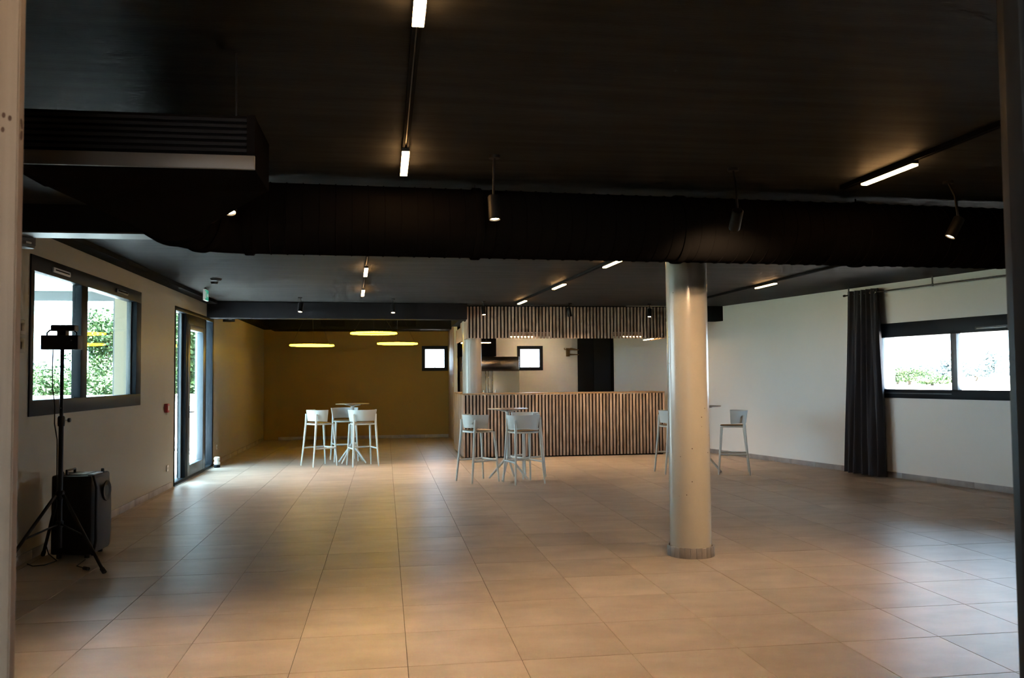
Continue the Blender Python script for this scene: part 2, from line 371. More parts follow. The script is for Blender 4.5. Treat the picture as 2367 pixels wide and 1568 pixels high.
# ------------------------------------------------------------------ columns, beams, duct
def column(x, y, r, z1, label, pl=True):
    c = thing('column', label, 'column', (x, y, 0))
    MB().lathe([(r, 0), (r, z1)], 64).build('shaft', 'concrete', c)
    if pl:
        MB().lathe([(r+.012, 0), (r+.012, .075), (r, .078)], 48).build('plinth_bed', 'grout', c)
        n = 26
        for k in range(n):
            a0, a1 = 2*math.pi*(k+.03)/n, 2*math.pi*(k+.97)/n; am = (a0+a1)/2; ro, ri = r+.024, r+.010
            M = Matrix.Rotation(am, 4, 'Z')
            if k == 0: tmh = MB().box(ri, ro, -(ro)*math.tan((a1-a0)/2), ro*math.tan((a1-a0)/2), 0, .085).mesh('plinth_tile', 'plinth', bevel=.001)
            link('plinth_tile', tmh, c, (0, 0, 0), am)
        rnd = random.Random(3)
        pom = MB().lathe([(.004, 0), (.003, .002)], 7).mesh('pore', 'pore')
        for k in range(34):
            a = rnd.uniform(0, 6.283); z = rnd.uniform(.15, z1-.2)
            o = link('pore', pom, c, (r*math.cos(a), r*math.sin(a), z)); o.rotation_euler = (0, R(90), a); o.scale = (rnd.uniform(.5, 1.3),)*2+(.6,)
    return c
column(2.545, 7.02, .172, 2.62, 'tall polished concrete column standing alone in the hall with tiled plinth')
column(1.648, 16.42, .182, 2.60, 'pale round column rising from the slatted bar counter', False)

nb = thing('ceiling_beam', 'black downstand beam carried by the concrete column', 'beam', (0, 7.0, 2.632))
MB().box(-2.97, 8.35, -.13, .13, 0, .207).build('web', 'beam_paint', nb, bevel=.004)
MB().box(-2.97, 8.35, -.13, .13, -.012, 0).build('lit_soffit_paint', 'flange_and_lit_soffit', nb)  # black beam's underside painted pale grey to stand for window light on it
fb = thing('ceiling_beam', 'black beam with spotlights across the far end of the hall', 'beam', (0, 15.3, 2.555))
MB().prism([(-2.97, -.25), (1.46, .065), (1.46, .40), (-2.97, .10)], 0, .284).prism([(1.46, .52), (5.31, .52), (5.31, .72), (1.46, .72)], 0, .284).prism([(5.31, .34), (6.45, .42), (6.40, .66), (5.31, .66)], 0, .284).build('web', 'beam_paint', fb, bevel=.004)
MB().prism([(-2.97, -.265), (1.46, .05), (1.46, .065), (-2.97, -.25)], .262, .284).build('shadow_gap', 'black_paint', fb)

du = thing('air_duct', 'large black spiral air duct running under the ceiling', 'duct', (0, 5.9, 2.565))
DR = .235; DS = .055
def dp(x): return Vector((x, DS*(x-.8), 0))
c0 = Vector((-.90, dp(-.9).y-.36, 0))
arc = [c0+Vector((-.36*math.cos(t), .36*math.sin(t), 0)) for t in [k*math.pi/2/10 for k in range(11)]]
MB().tube([dp(-.9), dp(8.45)], DR, 40, up=(0, 0, 1)).build('straight_duct', 'duct_paint', du)
sm = MB()
x = -.85
seam = MB(); seam.tube([Vector((0, (DR+.001)*math.cos(a), (DR+.001)*math.sin(a))) for a in [2*math.pi*k/28 for k in range(29)]], .0045, 5, cap=False)
seam_me = seam.mesh('seam', 'duct_paint')
k = 0
while x < 8.3:
    link('seam', seam_me, du, dp(x), math.atan(DS)); x += .105; k += 1
MB().tube(arc, DR, 40, up=(0, 0, 1)).build('elbow', 'duct_paint', du)
cuf = MB().tube([Vector((-.028, 0, 0)), Vector((.028, 0, 0))], DR+.013, 40).mesh('collar', 'duct_paint', bevel=.004)
for x, a in ((-.88, math.atan(DS)), (.62, math.atan(DS)), (3.55, math.atan(DS)), (2.1, math.atan(DS))): link('collar', cuf, du, dp(x), a)
link('collar', cuf, du, arc[0], R(90)); link('collar', cuf, du, arc[0]-Vector((0, .09, 0)), R(90)); link('collar', cuf, du, arc[5], R(45))
# square to round reducer and plenum with grille facing the doorway
ax, ay = arc[0].x, arc[0].y-.1
yb = 3.72-5.9
def red(u, v):
    a = 2*math.pi*u; c, s_ = math.cos(a), math.sin(a); m_ = max(abs(c), abs(s_))
    q = Vector((-.93+.44*c/m_, yb, -.165+.10*s_/m_+.0)); rr = Vector((ax+DR*c, ay, DR*s_)); return q.lerp(rr, v)
MB().grid(red, 48, 6).build('reducer', 'duct_paint', du)
zb = 2.295-2.565
pl = MB().box(-1.375, -.485, 3.33-5.9, 3.72-5.9, zb, zb+.205).build('plenum', 'duct_paint', du, bevel=.004)
MB().box(-1.375, -.485, 3.315-5.9, 3.33-5.9, zb-.002, zb+.05).build('front_flange', 'flange_and_lit_soffit', pl, bevel=.002)
MB().box(-.515, -.485, 3.318-5.9, 3.33-5.9, zb+.05, zb+.205).build('side_flange', 'duct_paint', pl)
gm = MB().box(-.43, .43, -.003, .003, -.006, .006).mesh('louvre', 'beam_paint')
for k in range(6): link('louvre', gm, pl, (-.93, 3.322-5.9, zb+.07+k*.023))
for x in (-.60,): MB().tube([(x, 3.6-5.9, zb+.2), (x, 3.6-5.9, ZC-2.565)], .005, 6).build('hanger', 'black_plastic', du)
for x in (.62, 3.55, 6.5): MB().tube([dp(x)+Vector((0, 0, DR)), dp(x)+Vector((0, 0, ZC-2.565))], .006, 6).build('hanger', 'black_plastic', du)

# ------------------------------------------------------------------ ceiling lights
def rail(x0, y0, x1, y1, label):
    a = math.atan2(-(x1-x0), y1-y0); n = math.hypot(x1-x0, y1-y0)
    t = thing('track_rail', label, 'light track', (x0, y0, ZC), a, 'ceiling light tracks')
    MB().box(-.018, -.006, 0, n, -.03, 0).box(.006, .018, 0, n, -.03, 0).box(-.006, .006, 0, n, -.010, 0).build('profile', 'black_paint', t)
    MB().box(-.0025, .0025, 0, n, -.016, -.010).build('conductor', 'rail_strip', t)
    return t
def lerp_track(x0, y0, x1, y1, y): return x0+(x1-x0)*(y-y0)/(y1-y0)
def linear(tr, ya, yb, label):
    x0, y0, x1, y1 = tr; yc = (ya+yb)/2; n = (yb-ya)/2; x = lerp_track(*tr, yc)
    t = thing('linear_lamp', label, 'ceiling lamp', (x, yc, ZC), math.atan2(-(x1-x0), y1-y0), 'glowing linear lamps on the ceiling tracks')
    MB().box(-.021, .021, -n, n, -.048, -.0305).build('housing', 'black_plastic', t)
    MB().box(-.021, .021, -n+.006, n-.006, -.060, -.048).build('diffuser', 'linear_glow', t)
    MB().box(-.012, .012, -.10, .10, -.0305, -.0302).build('adapter', 'black_plastic', t)
TA = (.122, 1.76, .118, 5.6); TB = (-.10, 7.15, -.37, 14.2); TC = (3.29, 1.76, 3.20, 5.62); TD = (2.68, 7.15, 2.30, 15.0); TE = (5.46, 7.15, 5.37, 15.1)
rail(*TA, 'black light track in front of the duct, nearest the doorway'); rail(*TB, 'black light track beyond the duct on the window side')
rail(*TC, 'black light track in front of the duct by the white wall'); rail(*TD, 'black light track slanting towards the bar canopy'); rail(*TE, 'black light track beyond the column near the curtain')
linear(TA, 2.50, 3.10, 'glowing linear lamp at the top edge above the doorway'); linear(TA, 4.87, 5.43, 'upright glowing linear lamp just before the air duct')
linear(TC, 4.80, 5.36, 'long slanting glowing lamp above the column on its right side')
linear(TB, 10.12, 10.90, 'nearer of two small glowing lamps left of the bar'); linear(TB, 12.65, 13.50, 'farther of two small glowing lamps left of the bar')
linear(TD, 9.15, 9.80, 'slanting glowing lamp touching the edge of the duct'); linear(TD, 11.62, 12.28, 'middle glowing lamp of the track towards the bar'); linear(TD, 14.20, 14.80, 'glowing lamp just in front of the slatted canopy')
linear(TE, 11.32, 11.96, 'glowing lamp between column and curtain')

def spot(x, y, z, tilt, label, on=True, group='', power=60, length=.15, r=.036):
    ZC = 3.15 if y > 16 else 2.84
    t = thing('spotlight', label, 'spotlight', (x, y, ZC), 0, group)
    MB().lathe([(.035, -.018), (.035, 0)], 20).build('ceiling_rose', 'black_plastic', t)
    d = Vector(tilt).normalized()
    face = Vector((0, 0, z-ZC)); top = face-d*length
    MB().tube([Vector((0, 0, -.01)), Vector((top.x*.6, top.y*.6, top.z*.4)), top+d*.02], .008, 8).build('stem', 'black_plastic', t)
    q = d.to_track_quat('Z', 'Y').to_matrix().to_4x4()
    can = MB().lathe([(r*.85, 0), (r, .008), (r, length), (r*.86, length), (r*.82, length-.012)], 24); can.v = [tuple(Matrix.Translation(top) @ q @ Vector(v)) for v in can.v]
    can.build('can', 'black_plastic', t)
    ln = MB().lathe([(r*.83, length-.012), (r*.6, length-.005), (.002, length-.003)], 24); ln.v = [tuple(Matrix.Translation(top) @ q @ Vector(v)) for v in ln.v]
    ln.build('lens', 'spot_glow' if on else 'spot_glow_dim', t)
    if power:
        l = bpy.data.lights.new('bulb', 'SPOT'); l.energy = power; l.color = (1, .66, .36); l.spot_size = R(112); l.spot_blend = .9; l.shadow_soft_size = .05
        o = link('bulb', l, t, face+d*.012); o.rotation_euler = d.to_track_quat('-Z', 'Y').to_euler()
    return t
G1 = 'spotlights hanging in front of the air duct'; G2 = 'spotlights in front of the far beam and canopy'
spot(-.869, 5.03, 2.45, (.05, -.35, -.85), 'big bright spotlight beside the duct elbow', True, G1, 180)
spot(.654, 5.09, 2.45, (.03, -.12, -.95), 'bright spotlight in front of the duct middle', True, G1, 180)
spot(2.227, 5.235, 2.45, (.16, .85, -.70), 'spotlight in front of the duct aimed at the column', True, G1, 115)
spot(3.877, 5.42, 2.45, (-.45, .12, -.9), 'spotlight in front of the duct nearest the door edge', True, G1, 140)
for x, y, tl, on, lb in ((-1.37, 14.35, (-.1, -.28, -.95), True, 'lit spotlight on the dark beam farthest from the bar'), (.135, 14.5, (0, -.28, -.95), True, 'lit spotlight on the dark beam beside the bar'),
                     (1.71, 14.9, (.05, -.22, -.97), True, 'lit spotlight before the canopy end above the pale column'), (3.31, 15.2, (.2, .12, -.9), False, 'unlit looking spotlight before the canopy middle'), (4.83, 15.3, (-.1, -.22, -.97), True, 'lit spotlight before the canopy end by the concrete column')):
    spot(x, y, 2.60, tl, lb, on, G2, 185 if on else 90, .16, .040)

spot(3.75, 20.6, 2.72, (-.05, .75, -.6), 'unseen spotlight added inside the bar to brighten the white wall', True, 'added spotlights inside the bar', 70, .14, .04)  # hidden lamp added to brighten the wall behind the bar
def ring(x, y, z, r, tilt, label):
    t = thing('ring_pendant', label, 'pendant lamp', (x, y, z), 0, 'yellow ring pendants over the lounge')
    M = Matrix.Rotation(R(tilt), 3, 'Y')
    P = [M @ Vector((r*math.cos(2*math.pi*k/64), r*math.sin(2*math.pi*k/64), 0)) for k in range(65)]
    MB().tube(P, .0155, 8, cap=False, up=(0, 0, 1)).build('glow_ring', 'ring_glow', t)
    MB().tube([p+Vector((0, 0, .024)) for p in P], .010, 6, cap=False, up=(0, 0, 1)).build('ring_channel', 'black_plastic', t)
    for a in (90, 210, 330):
        e = M @ Vector((r*math.cos(R(a)), r*math.sin(R(a)), .02)); MB().tube([e, Vector((0, 0, 3.12-z))], .0025, 5).build('wire', 'black_plastic', t)
    MB().lathe([(.06, 3.12-z), (.06, 3.15-z)], 20).build('canopy', 'black_plastic', t)
ring(-1.52, 18.5, 2.213, .445, .4, 'lowest yellow ring pendant nearest the taupe wall'); ring(-.225, 17.6, 2.42, .455, 0, 'highest yellow ring pendant, the widest of three'); ring(.275, 19.3, 2.278, .435, .3, 'yellow ring pendant nearest the small square window')

# ------------------------------------------------------------------ bar
bar = thing('bar_counter', 'wooden bar counter clad in vertical slats', 'bar counter', (1.435, 16.05, 0))
BW = 3.915
MB().box(.02, BW-.02, .03, .10, .02, 1.17).box(.02, .03, .10, 2.1, .02, 1.17).box(BW-.09, BW-.02, .10, .9, .02, 1.17).build('carcass', 'slat_back', bar)
MB().box(.04, BW-.04, .05, .09, 0, .02).build('kick_strip', 'slat_back', bar)
sm = MB().box(-.0190, .0190, 0, .028, .025, 1.185).mesh('slat', 'slat_wood', bevel=.002)
n = 60
for k in range(n): link('slat', sm, bar, (.022+k*(BW-.044)/(n-1), 0, 0))
sm2 = MB().box(0, .02, -.029, .029, .025, 1.185).mesh('slat', 'slat_wood', bevel=.002)
for k in range(32): link('slat', sm2, bar, (0, .07+k*.0645, 0))
sm3 = MB().box(-.02, 0, -.0215, .0215, .025, 1.185).mesh('slat', 'slat_wood', bevel=.002)
for k in range(13): link('slat', sm3, bar, (BW, .06+k*.065, 0))
wt = MB().prism([(0, 0), (BW, 0), (BW, .9), (BW-.45, .9), (BW-.45, .5), (.42, .5), (.42, .18), (0, .18)], 1.187, 1.212).prism([(0, .56), (.5, .56), (.5, 2.1), (0, 2.1)], 1.187, 1.212).build('bar_worktop', 'oak_top', None, (1.435, 16.05, 0), bevel=.003)
tag(wt, 'thin oak worktop lying on the slatted bar counter', 'worktop')

can = thing('bar_canopy', 'slatted wooden canopy hanging above the bar', 'bar canopy', (1.48, 15.72, 2.225))
CW = 3.81; CH = 2.84-2.225
MB().box(.02, CW-.02, .032, .045, .12, CH-.03).box(.02, .82, .032, .045, .012, .12).box(1.57, 2.77, .032, .045, .012, .12).box(3.35, CW-.02, .032, .045, .012, .12).box(.02, .035, .05, 2.3, .12, .28).box(CW-.035, CW-.02, .05, 1.0, .12, .33).build('backing', 'slat_back', can)
MB().box(.82, 1.57, .03, .05, .04, .115).build('batten', 'slat_wood', can); MB().box(2.77, 3.35, .03, .05, .04, .115).build('batten', 'slat_wood', can)
sm = MB().box(-.0185, .0185, 0, .028, 0, CH-.025).mesh('slat', 'slat_wood', bevel=.002)
n = 59
for k in range(n): link('slat', sm, can, (.021+k*(CW-.042)/(n-1), 0, 0))
sA = MB().box(0, .02, -.0215, .0215, 0, .36).mesh('slat', 'slat_wood', bevel=.002); sB = MB().box(0, .02, -.0215, .0215, 0, .27).mesh('slat', 'slat_wood', bevel=.002)
for k in range(36): link('slat', sA if k < 20 else sB, can, (0, .07+k*.0645, 0))
sC = MB().box(-.02, 0, -.0215, .0215, 0, .33).mesh('slat', 'slat_wood', bevel=.002)
for k in range(15): link('slat', sC, can, (CW, .07+k*.0645, 0))
MB().box(.02, .50, .46, 2.35, .36, .60).box(-.10, .12, .30, 2.35, .36, .52).build('soffit_box', 'beam_paint', can)
def ledbar(x0, x1, y0, y1, z, label):
    t = thing('led_bar', label, 'led strip', ((x0+x1)/2, (y0+y1)/2, z), 0, 'warm led bars under the bar canopy')
    a, b = (x1-x0)/2, (y1-y0)/2
    MB().box(-a, a, -b, b, 0, .03).build('channel', 'black_plastic', t); MB().box(-a+.004, a-.004, -b+.004, b-.004, -.012, 0).build('diffuser', 'led_glow', t)
    if y1 > 16:
        top = (2.585 if x1 < 3 else 2.555)-z
        for k in (-1, 1): MB().tube([(k*(a-.1 if a > b else 0), k*(b-.1 if b > a else 0), .03), (k*(a-.1 if a > b else 0), k*(b-.1 if b > a else 0), top)], .003, 6).build('hanger', 'black_plastic', t)
ledbar(1.57, 1.60, 16.3, 17.95, 2.235, 'led bar along the short side of the bar canopy'); ledbar(1.66, 2.06, 16.735, 16.765, 2.195, 'led bar under the canopy beside the pale column')
ledbar(2.2, 2.75, 15.775, 15.80, 2.265, 'led bar behind the canopy slats right of the pale column'); ledbar(4.45, 4.95, 15.775, 15.80, 2.265, 'led bar behind the canopy slats above the black door'); ledbar(5.10, 5.13, 16.0, 16.6, 2.235, 'led bar under the canopy end near the concrete column')
ledbar(2.9, 3.5, 15.775, 15.80, 2.30, 'led bar behind the canopy slats above the small window')

oh = thing('overhead_box', 'black overhead box above the steel cabinet behind the bar', 'bulkhead', (1.72, 20.9, 2.03))
MB().box(0, .98, .03, 1.06, 0, 1.1).build('casing', 'black_paint', oh, bevel=.004); MB().box(.03, .95, .02, .03, .02, .30).build('front_panel', 'black_paint', oh)
fr = thing('steel_cabinet', 'tall stainless steel cabinet behind the bar', 'cabinet', (1.80, 20.9, 0))
MB().box(0, 1.47, .05, .75, .10, 2.02).build('body', 'steel', fr, bevel=.005)
MB().box(.005, 1.465, .025, .05, 1.675, 2.015).build('top_panel', 'steel', fr, bevel=.003)
for a, b in ((.005, .63), (.645, .70), (.715, .80), (.815, 1.465)):
    l = MB().box(a, b, .022, .05, .12, 1.665).build('door', 'steel_door', fr, bevel=.004)
    if b-a > .3: MB().tube([(b-.05 if a < .5 else a+.05, .0, .9), (b-.05 if a < .5 else a+.05, .0, 1.2)], .008, 8).build('handle', 'steel', l)
for x in (.08, 1.39):
    for y in (.12, .68): MB().lathe([(.025, 0), (.025, .1)], 12, (x, y, 0)).build('foot', 'rubber', fr)

bf = thing('brass_wall_bracket', 'curly brass bracket with two arms on the wall by the black door', 'wall bracket', (4.72, 21.985, 2.15))
MB().box(-.05, .05, -.015, .013, -.11, .11).build('plate', 'brass', bf, bevel=.004)
MB().tube([(0, -.015, .07), (-.02, -.10, .07), (-.08, -.14, .075), (-.11, -.15, .06), (-.125, -.15, .085), (-.12, -.15, .11)], .012, 8).tube([(0, -.015, .06), (.06, -.10, .085), (.16, -.13, .07), (.26, -.14, .055)], [.022, .03, .02, .012], 8).build('upper_arm', 'brass', bf)
MB().tube([(0, -.015, -.06), (-.02, -.12, -.06), (-.06, -.14, -.10)], [.018, .025, .014], 8).tube([(-.02, -.12, -.06), (.2, -.14, -.065), (.45, -.14, -.065)], [.022, .013, .010], 8).build('lower_arm', 'brass', bf)
MB().lathe([(.006, -.05), (.03, -.03), (.03, .02), (.01, .04)], 12, (.46, -.14, -.065)).build('knob', 'chrome', bf)

# ------------------------------------------------------------------ bar stools and tables
def make_stool():
    t = link('bar_stool', None)
    SZ = .735
    # backrest leg pair runs up into the shell
    for s in (-1, 1):
        MB().tube([(s*.225, -.235, 0), (s*.205, -.195, .40), (s*.190, -.165, SZ), (s*.196, -.160, .90)], [.013, .017, .021, .015], 8).build('leg', 'stool_plastic', t)
        MB().tube([(s*.215, .225, 0), (s*.195, .195, .40), (s*.180, .170, SZ-.012)], [.013, .017, .021], 8).build('leg', 'stool_plastic', t)
    sp = [(.195*math.copysign(abs(math.cos(a))**.55, math.cos(a)), .195*math.copysign(abs(math.sin(a))**.55, math.sin(a))) for a in [2*math.pi*k/32 for k in range(32)]]
    MB().prism(sp, SZ-.022, SZ+.002).build('seat_frame', 'stool_plastic', t, bevel=.004)
    st = MB()
    def dish(u, v):
        a = 2*math.pi*u; c, q = math.cos(a), math.sin(a)
        x = .185*v*math.copysign(abs(c)**.55, c); y = .185*v*math.copysign(abs(q)**.55, q)
        return Vector((x, y, SZ+.006+.012*v*v-.006*max(0, v-.85)/.15))
    st.grid(dish, 32, 6); st.build('seat', 'seat_tan', t)
    def shell(u, v, off):
        a = R(-200+220*u) if False else R(270-100+200*u)
        h = .19*(1-.0*abs(u-.5)); fl = .03*v
        rr = .205+fl+off
        return Vector((rr*math.cos(a)*1.02, rr*math.sin(a)*.92, SZ+.045+h*v-.012*abs(2*u-1)**3*(1-v)))
    n = MB(); n.grid(lambda u, v: shell(u, v, .010), 28, 5); n.grid(lambda u, v: shell(u, v, -.002), 28, 5)
    # rim
    top = [shell(k/28, 1, .010) for k in range(29)]; topi = [shell(k/28, 1, -.002) for k in range(29)]
    bot = [shell(k/28, 0, .010) for k in range(29)]; boti = [shell(k/28, 0, -.002) for k in range(29)]
    for a, b in ((top, topi), (bot, boti)): n.add(a+b, [(k, k+1, 30+k, 29+k) for k in range(28)])
    for k in (0, 28): n.grid(lambda u, v, k=k: shell(k/28, v, .010-.012*u), 1, 5)
    n.build('backrest', 'stool_plastic', t)
    FZ = .31
    def at(x0, y0, x1, y1, w=.015): return MB().tube([(x0, y0, FZ), (x1, y1, FZ)], w, 8)
    at(-.199, .203, .199, .203).build('footrest', 'stool_plastic', t)
    for s in (-1, 1): at(s*.200, .203, s*.209, -.204, .014).build('stretcher', 'stool_plastic', t)
    return t
base_stool = make_stool(); used = []
def stool(x, y, tx, ty, label):
    t = base_stool if not used else copy_tree(base_stool); used.append(1)
    t.location = (x, y, 0); t.rotation_euler = (0, 0, math.atan2(-(tx-x), ty-y))
    return tag(t, label, 'bar stool', 'pale bar stools around the high tables')
def table(x, y, z, label, rz=0, r=.30):
    t = thing('high_table', label, 'bar table', (x, y, 0), rz, 'round high tables')
    MB().lathe([(r-.004, z-.012), (r, z-.008), (r, z-.002), (r-.003, z)], 48).build('table_top', 'table_top', t)
    MB().lathe([(.034, .27), (.030, .6), (.030, z-.06), (.036, z-.045), (.036, z-.03)], 20).build('pedestal', 'stool_plastic', t)
    for k in range(4):
        a = R(90*k+45)
        c, s_ = math.cos(a), math.sin(a)
        MB().tube([(.02*c, .02*s_, .33), (.09*c, .09*s_, .25), (.30*c, .30*s_, .012)], [.022, .021, .014], 8).build('foot', 'stool_plastic', t)
        MB().tube([(.02*c, .02*s_, z-.045), (.17*c, .17*s_, z-.018)], .010, 6).build('bracket', 'stool_plastic', t)
    return t
TL = (-.58, 15.72); TM = (1.80, 12.66); TR_ = (4.92, 12.98)
table(*TL, 1.062, 'round high table in the lounge under the ring lamps', R(10))
table(*TM, 1.046, 'round high table before the slatted bar front', R(20))
table(*TR_, 1.036, 'round high table half hidden behind the concrete column', R(5))
stool(-1.13, 15.38, *TL, 'pale bar stool at the lounge table, nearest the glazed door')
stool(-.74, 16.22, -.60, 15.5, 'pale bar stool behind the lounge table, facing the hall')
stool(-.39, 15.17, -.55, 15.72, 'pale bar stool with its back to the hall at the lounge table')
stool(1.335, 12.53, 1.80, 12.75, 'pale bar stool at the bar front table, on its lounge side')
stool(1.95, 12.19, 1.82, 12.66, 'pale bar stool at the bar front table with its back to the hall')
stool(2.08, 12.92, 1.75, 12.70, 'pale bar stool behind the bar front table, partly hidden')
stool(4.46, 12.99, 4.92, 13.02, 'pale bar stool peeking out on the bar side of the concrete column')
stool(5.30, 12.66, 4.95, 12.80, 'pale bar stool beside the concrete column on the curtain side')

# ------------------------------------------------------------------ curtain and rod
cu_ = thing('curtain', 'dark charcoal eyelet curtain hanging beside the sliding window', 'curtain', rw(-.14, 2.29), RWA)
def drape(u, v, off=0):
    y = (.30*(1-v)+.42*v)*(1-2*u)+.03*v; z = 2.765*(1-v)+.012
    amp = .035+.03*v; ph = 2*math.pi*5.5*u
    return Vector((amp*math.sin(ph)+.012*math.sin(ph*2.3+4*v)-.01*v+off, y+.018*math.sin(ph*.5+3*v)*v, z))
n = MB(); n.grid(lambda u, v: drape(u, v, 0), 110, 24); n.grid(lambda u, v: drape(u, v, .006), 110, 24)
n.build('fabric', 'curtain', cu_)
for k in range(6):
    u = (k+.5)/6; p_ = drape(u, .02)
    if k == 4: p_ = drape(.78, .02)
    rg = [Vector((p_.x-.012, p_.y+.024*math.cos(a), 2.725+.024*math.sin(a))) for a in [2*math.pi*q/20 for q in range(21)]]
    MB().tube(rg, .005, 6, cap=False).build('eyelet', 'chrome', cu_)
ro = thing('curtain_rod', 'thin black curtain rod hung from the ceiling along white wall', 'curtain rod', rw(-.13, 0), RWA)
MB().tube([(0, -2.2, 2.722), (0, 2.68, 2.722)], .011, 10).build('rod', 'rod', ro)
MB().lathe([(.018, 0), (.018, .03)], 12, (0, 0, 0)).build('finial', 'rod', ro).matrix_local = Matrix.Translation((0, 2.66, 2.722)) @ Matrix.Rotation(R(-90), 4, 'X')
for y in (2.58, 1.0, -1.0): MB().box(-.005, .005, y-.010, y+.010, 2.71, ZC).box(-.012, .012, y-.012, y+.012, 2.705, 2.738).build('bracket', 'rod', ro)

# ------------------------------------------------------------------ stage light stand and speaker
ts = thing('light_stand', 'black tripod lighting stand beside the wide window', 'tripod stand', (-2.655, 7.62, 0))
MB().tube([(0, 0, .13), (0, 0, 1.20)], .0195, 16).build('outer_tube', 'black_plastic', ts)
MB().tube([(0, 0, 1.1), (0, 0, 1.78)], .0145, 16).build('inner_tube', 'black_plastic', ts)
for k in range(7): MB().tube([(0, -.0150, 1.28+k*.075), (0, -.0142, 1.28+k*.075)], .004, 8).build('pin_hole', 'vent_white', ts)
MB().lathe([(.026, 1.13), (.028, 1.15), (.028, 1.20), (.022, 1.215)], 16).build('collar', 'black_plastic', ts)
kb = MB().tube([(.02, 0, 1.18), (.055, 0, 1.18)], .006, 8).build('clamp_screw', 'chrome', ts); MB().tube([(.052, 0, 1.18), (.072, 0, 1.18)], .017, 10).build('knob', 'black_plastic', kb)
MB().lathe([(.03, .53), (.034, .54), (.034, .59), (.026, .60)], 16).build('hub', 'black_plastic', ts)
MB().lathe([(.028, .30), (.028, .35)], 16).build('sliding_hub', 'black_plastic', ts)
for fx_, fy_ in ((.48, -.44), (-.255, -.55), (-.255, .36)):
    q = Vector((fx_, fy_, 0)).normalized()*.05
    MB().tube([(q.x, q.y, .565), (fx_, fy_, .016)], .0135, 10).build('leg', 'black_plastic', ts)
    m_ = Vector((q.x, q.y, .565)).lerp(Vector((fx_, fy_, .015)), .55); MB().tube([(q.x*.5, q.y*.5, .325), m_], .0085, 8).build('brace', 'black_plastic', ts)
    MB().tube([Vector((fx_, fy_, .018))-Vector((fx_, fy_, -.5)).normalized()*.03, (fx_*1.02, fy_*1.02, .010)], .018, 10).build('foot', 'rubber', ts)
lb = thing('stage_light', 'black stage light bar clamped on top of the tripod stand', 'stage light', (-2.655, 7.62, 1.765))
MB().box(-.155, .135, -.045, .075, 0, .118).build('body', 'black_plastic', lb, bevel=.006)
MB().box(-.09, .10, -.02, .08, .155, .205).build('top_unit', 'black_plastic', lb, bevel=.008)
MB().box(-.035, .035, -.03, .05, .10, .16).build('clamp', 'black_plastic', lb, bevel=.004)
for s in (-1, 1): MB().tube([(s*.115-.01, .01, .11), (s*.115-.01, .01, .14), (s*.095-.01, .01, .16), (s*.05-.01, .01, .165)], .007, 8).build('yoke', 'black_plastic', lb)
MB().tube([(.085, -.046, .075), (.085, -.05, .075)], .006, 8).build('indicator', 'vent_white', lb)
for x in (-.10, .02, .09): MB().lathe([(.032, 0), (.036, .012)], 16).build('lens', 'spot_glow_dim', lb).matrix_local = Matrix.Translation((x, .085, .06)) @ Matrix.Rotation(R(90), 4, 'X')
cb = MB().tube([(-2.735, 7.64, 1.77), (-2.73, 7.62, 1.62), (-2.72, 7.60, 1.45), (-2.70, 7.60, 1.30), (-2.70, 7.60, 1.15), (-2.683, 7.615, 1.02), (-2.682, 7.62, .62), (-2.70, 7.66, .45), (-2.76, 7.70, .30), (-2.80, 7.72, .16), (-2.78, 7.74, .06), (-2.70, 7.70, .012), (-2.74, 7.55, .010), (-2.82, 7.52, .010), (-2.90, 7.62, .010)], .0045, 6).build('power_cable', 'rubber')
tag(cb, 'thin black cable running down the tripod stand to the floor', 'cable')
pg = thing('cable_plug', 'black cable plug lying on the floor below the speaker', 'plug', (-2.325, 7.30, 0))
MB().tube([(0, 0, .016), (-.05, .05, .014)], .014, 10).build('plug_body', 'rubber', pg); MB().tube([(-.04, .04, .014), (-.14, .16, .010), (-.16, .42, .008)], .0045, 6).build('lead', 'rubber', pg)
ex = thing('extension_socket', 'small black socket block on the floor by the taupe wall', 'socket', (-2.82, 8.16, 0), R(-20))
MB().box(-.03, .03, -.035, .035, 0, .055).build('block', 'rubber', ex, bevel=.01)

sp = thing('loudspeaker', 'black loudspeaker standing on the floor behind the tripod', 'loudspeaker', (-2.60, 7.985, 0), R(-4))
prof = [(-.20, -.15), (.08, -.205), (.155, -.205), (.155, .205), (.08, .205), (-.20, .15)]
MB().prism(prof, .03, .70).build('cabinet', 'black_plastic', sp, bevel=.02)
def grille(u, v):
    y = -.195+.39*u; z = .055+.62*v; b = .055*(1-(2*u-1)**2)**.5*(1-.75*(2*abs(v-.45))**3 if True else 1)
    return Vector((.152+max(0, b), y, z))
MB().grid(grille, 16, 16).build('grille', 'speaker_grille', sp)
MB().lathe([(.03, 0), (.06, .015), (.085, .018), (.09, .01)], 24).build('horn', 'black_plastic', sp).matrix_local = Matrix.Translation((.192, 0, .55)) @ Matrix.Rotation(R(90), 4, 'Y')
MB().tube([(.165, -.19, .03), (.19, -.19, .15), (.19, -.19, .6), (.165, -.19, .70)], .012, 8).build('rail', 'black_plastic', sp)
MB().box(-.06, .06, -.11, .11, .695, .705).build('control_panel', 'silver_plastic', sp, bevel=.003)
MB().tube([(-.10, -.08, .69), (-.10, -.08, .735), (-.10, .08, .735), (-.10, .08, .69)], .012, 8).build('handle', 'black_plastic', sp)
for x, y in ((-.15, -.10), (-.12, -.12), (.12, .12)): MB().lathe([(.014, .69), (.014, .725), (.01, .73)], 12, (x, y, 0)).build('knob', 'black_plastic', sp)
MB().box(.10, .15, -.15, .05, .698, .708).build('corner_label', 'silver_plastic', sp, bevel=.003)
for x in (-.13, .10):
    for y in (-.14, .14): MB().lathe([(.02, 0), (.02, .035)], 10, (x, y, 0)).build('foot', 'rubber', sp)

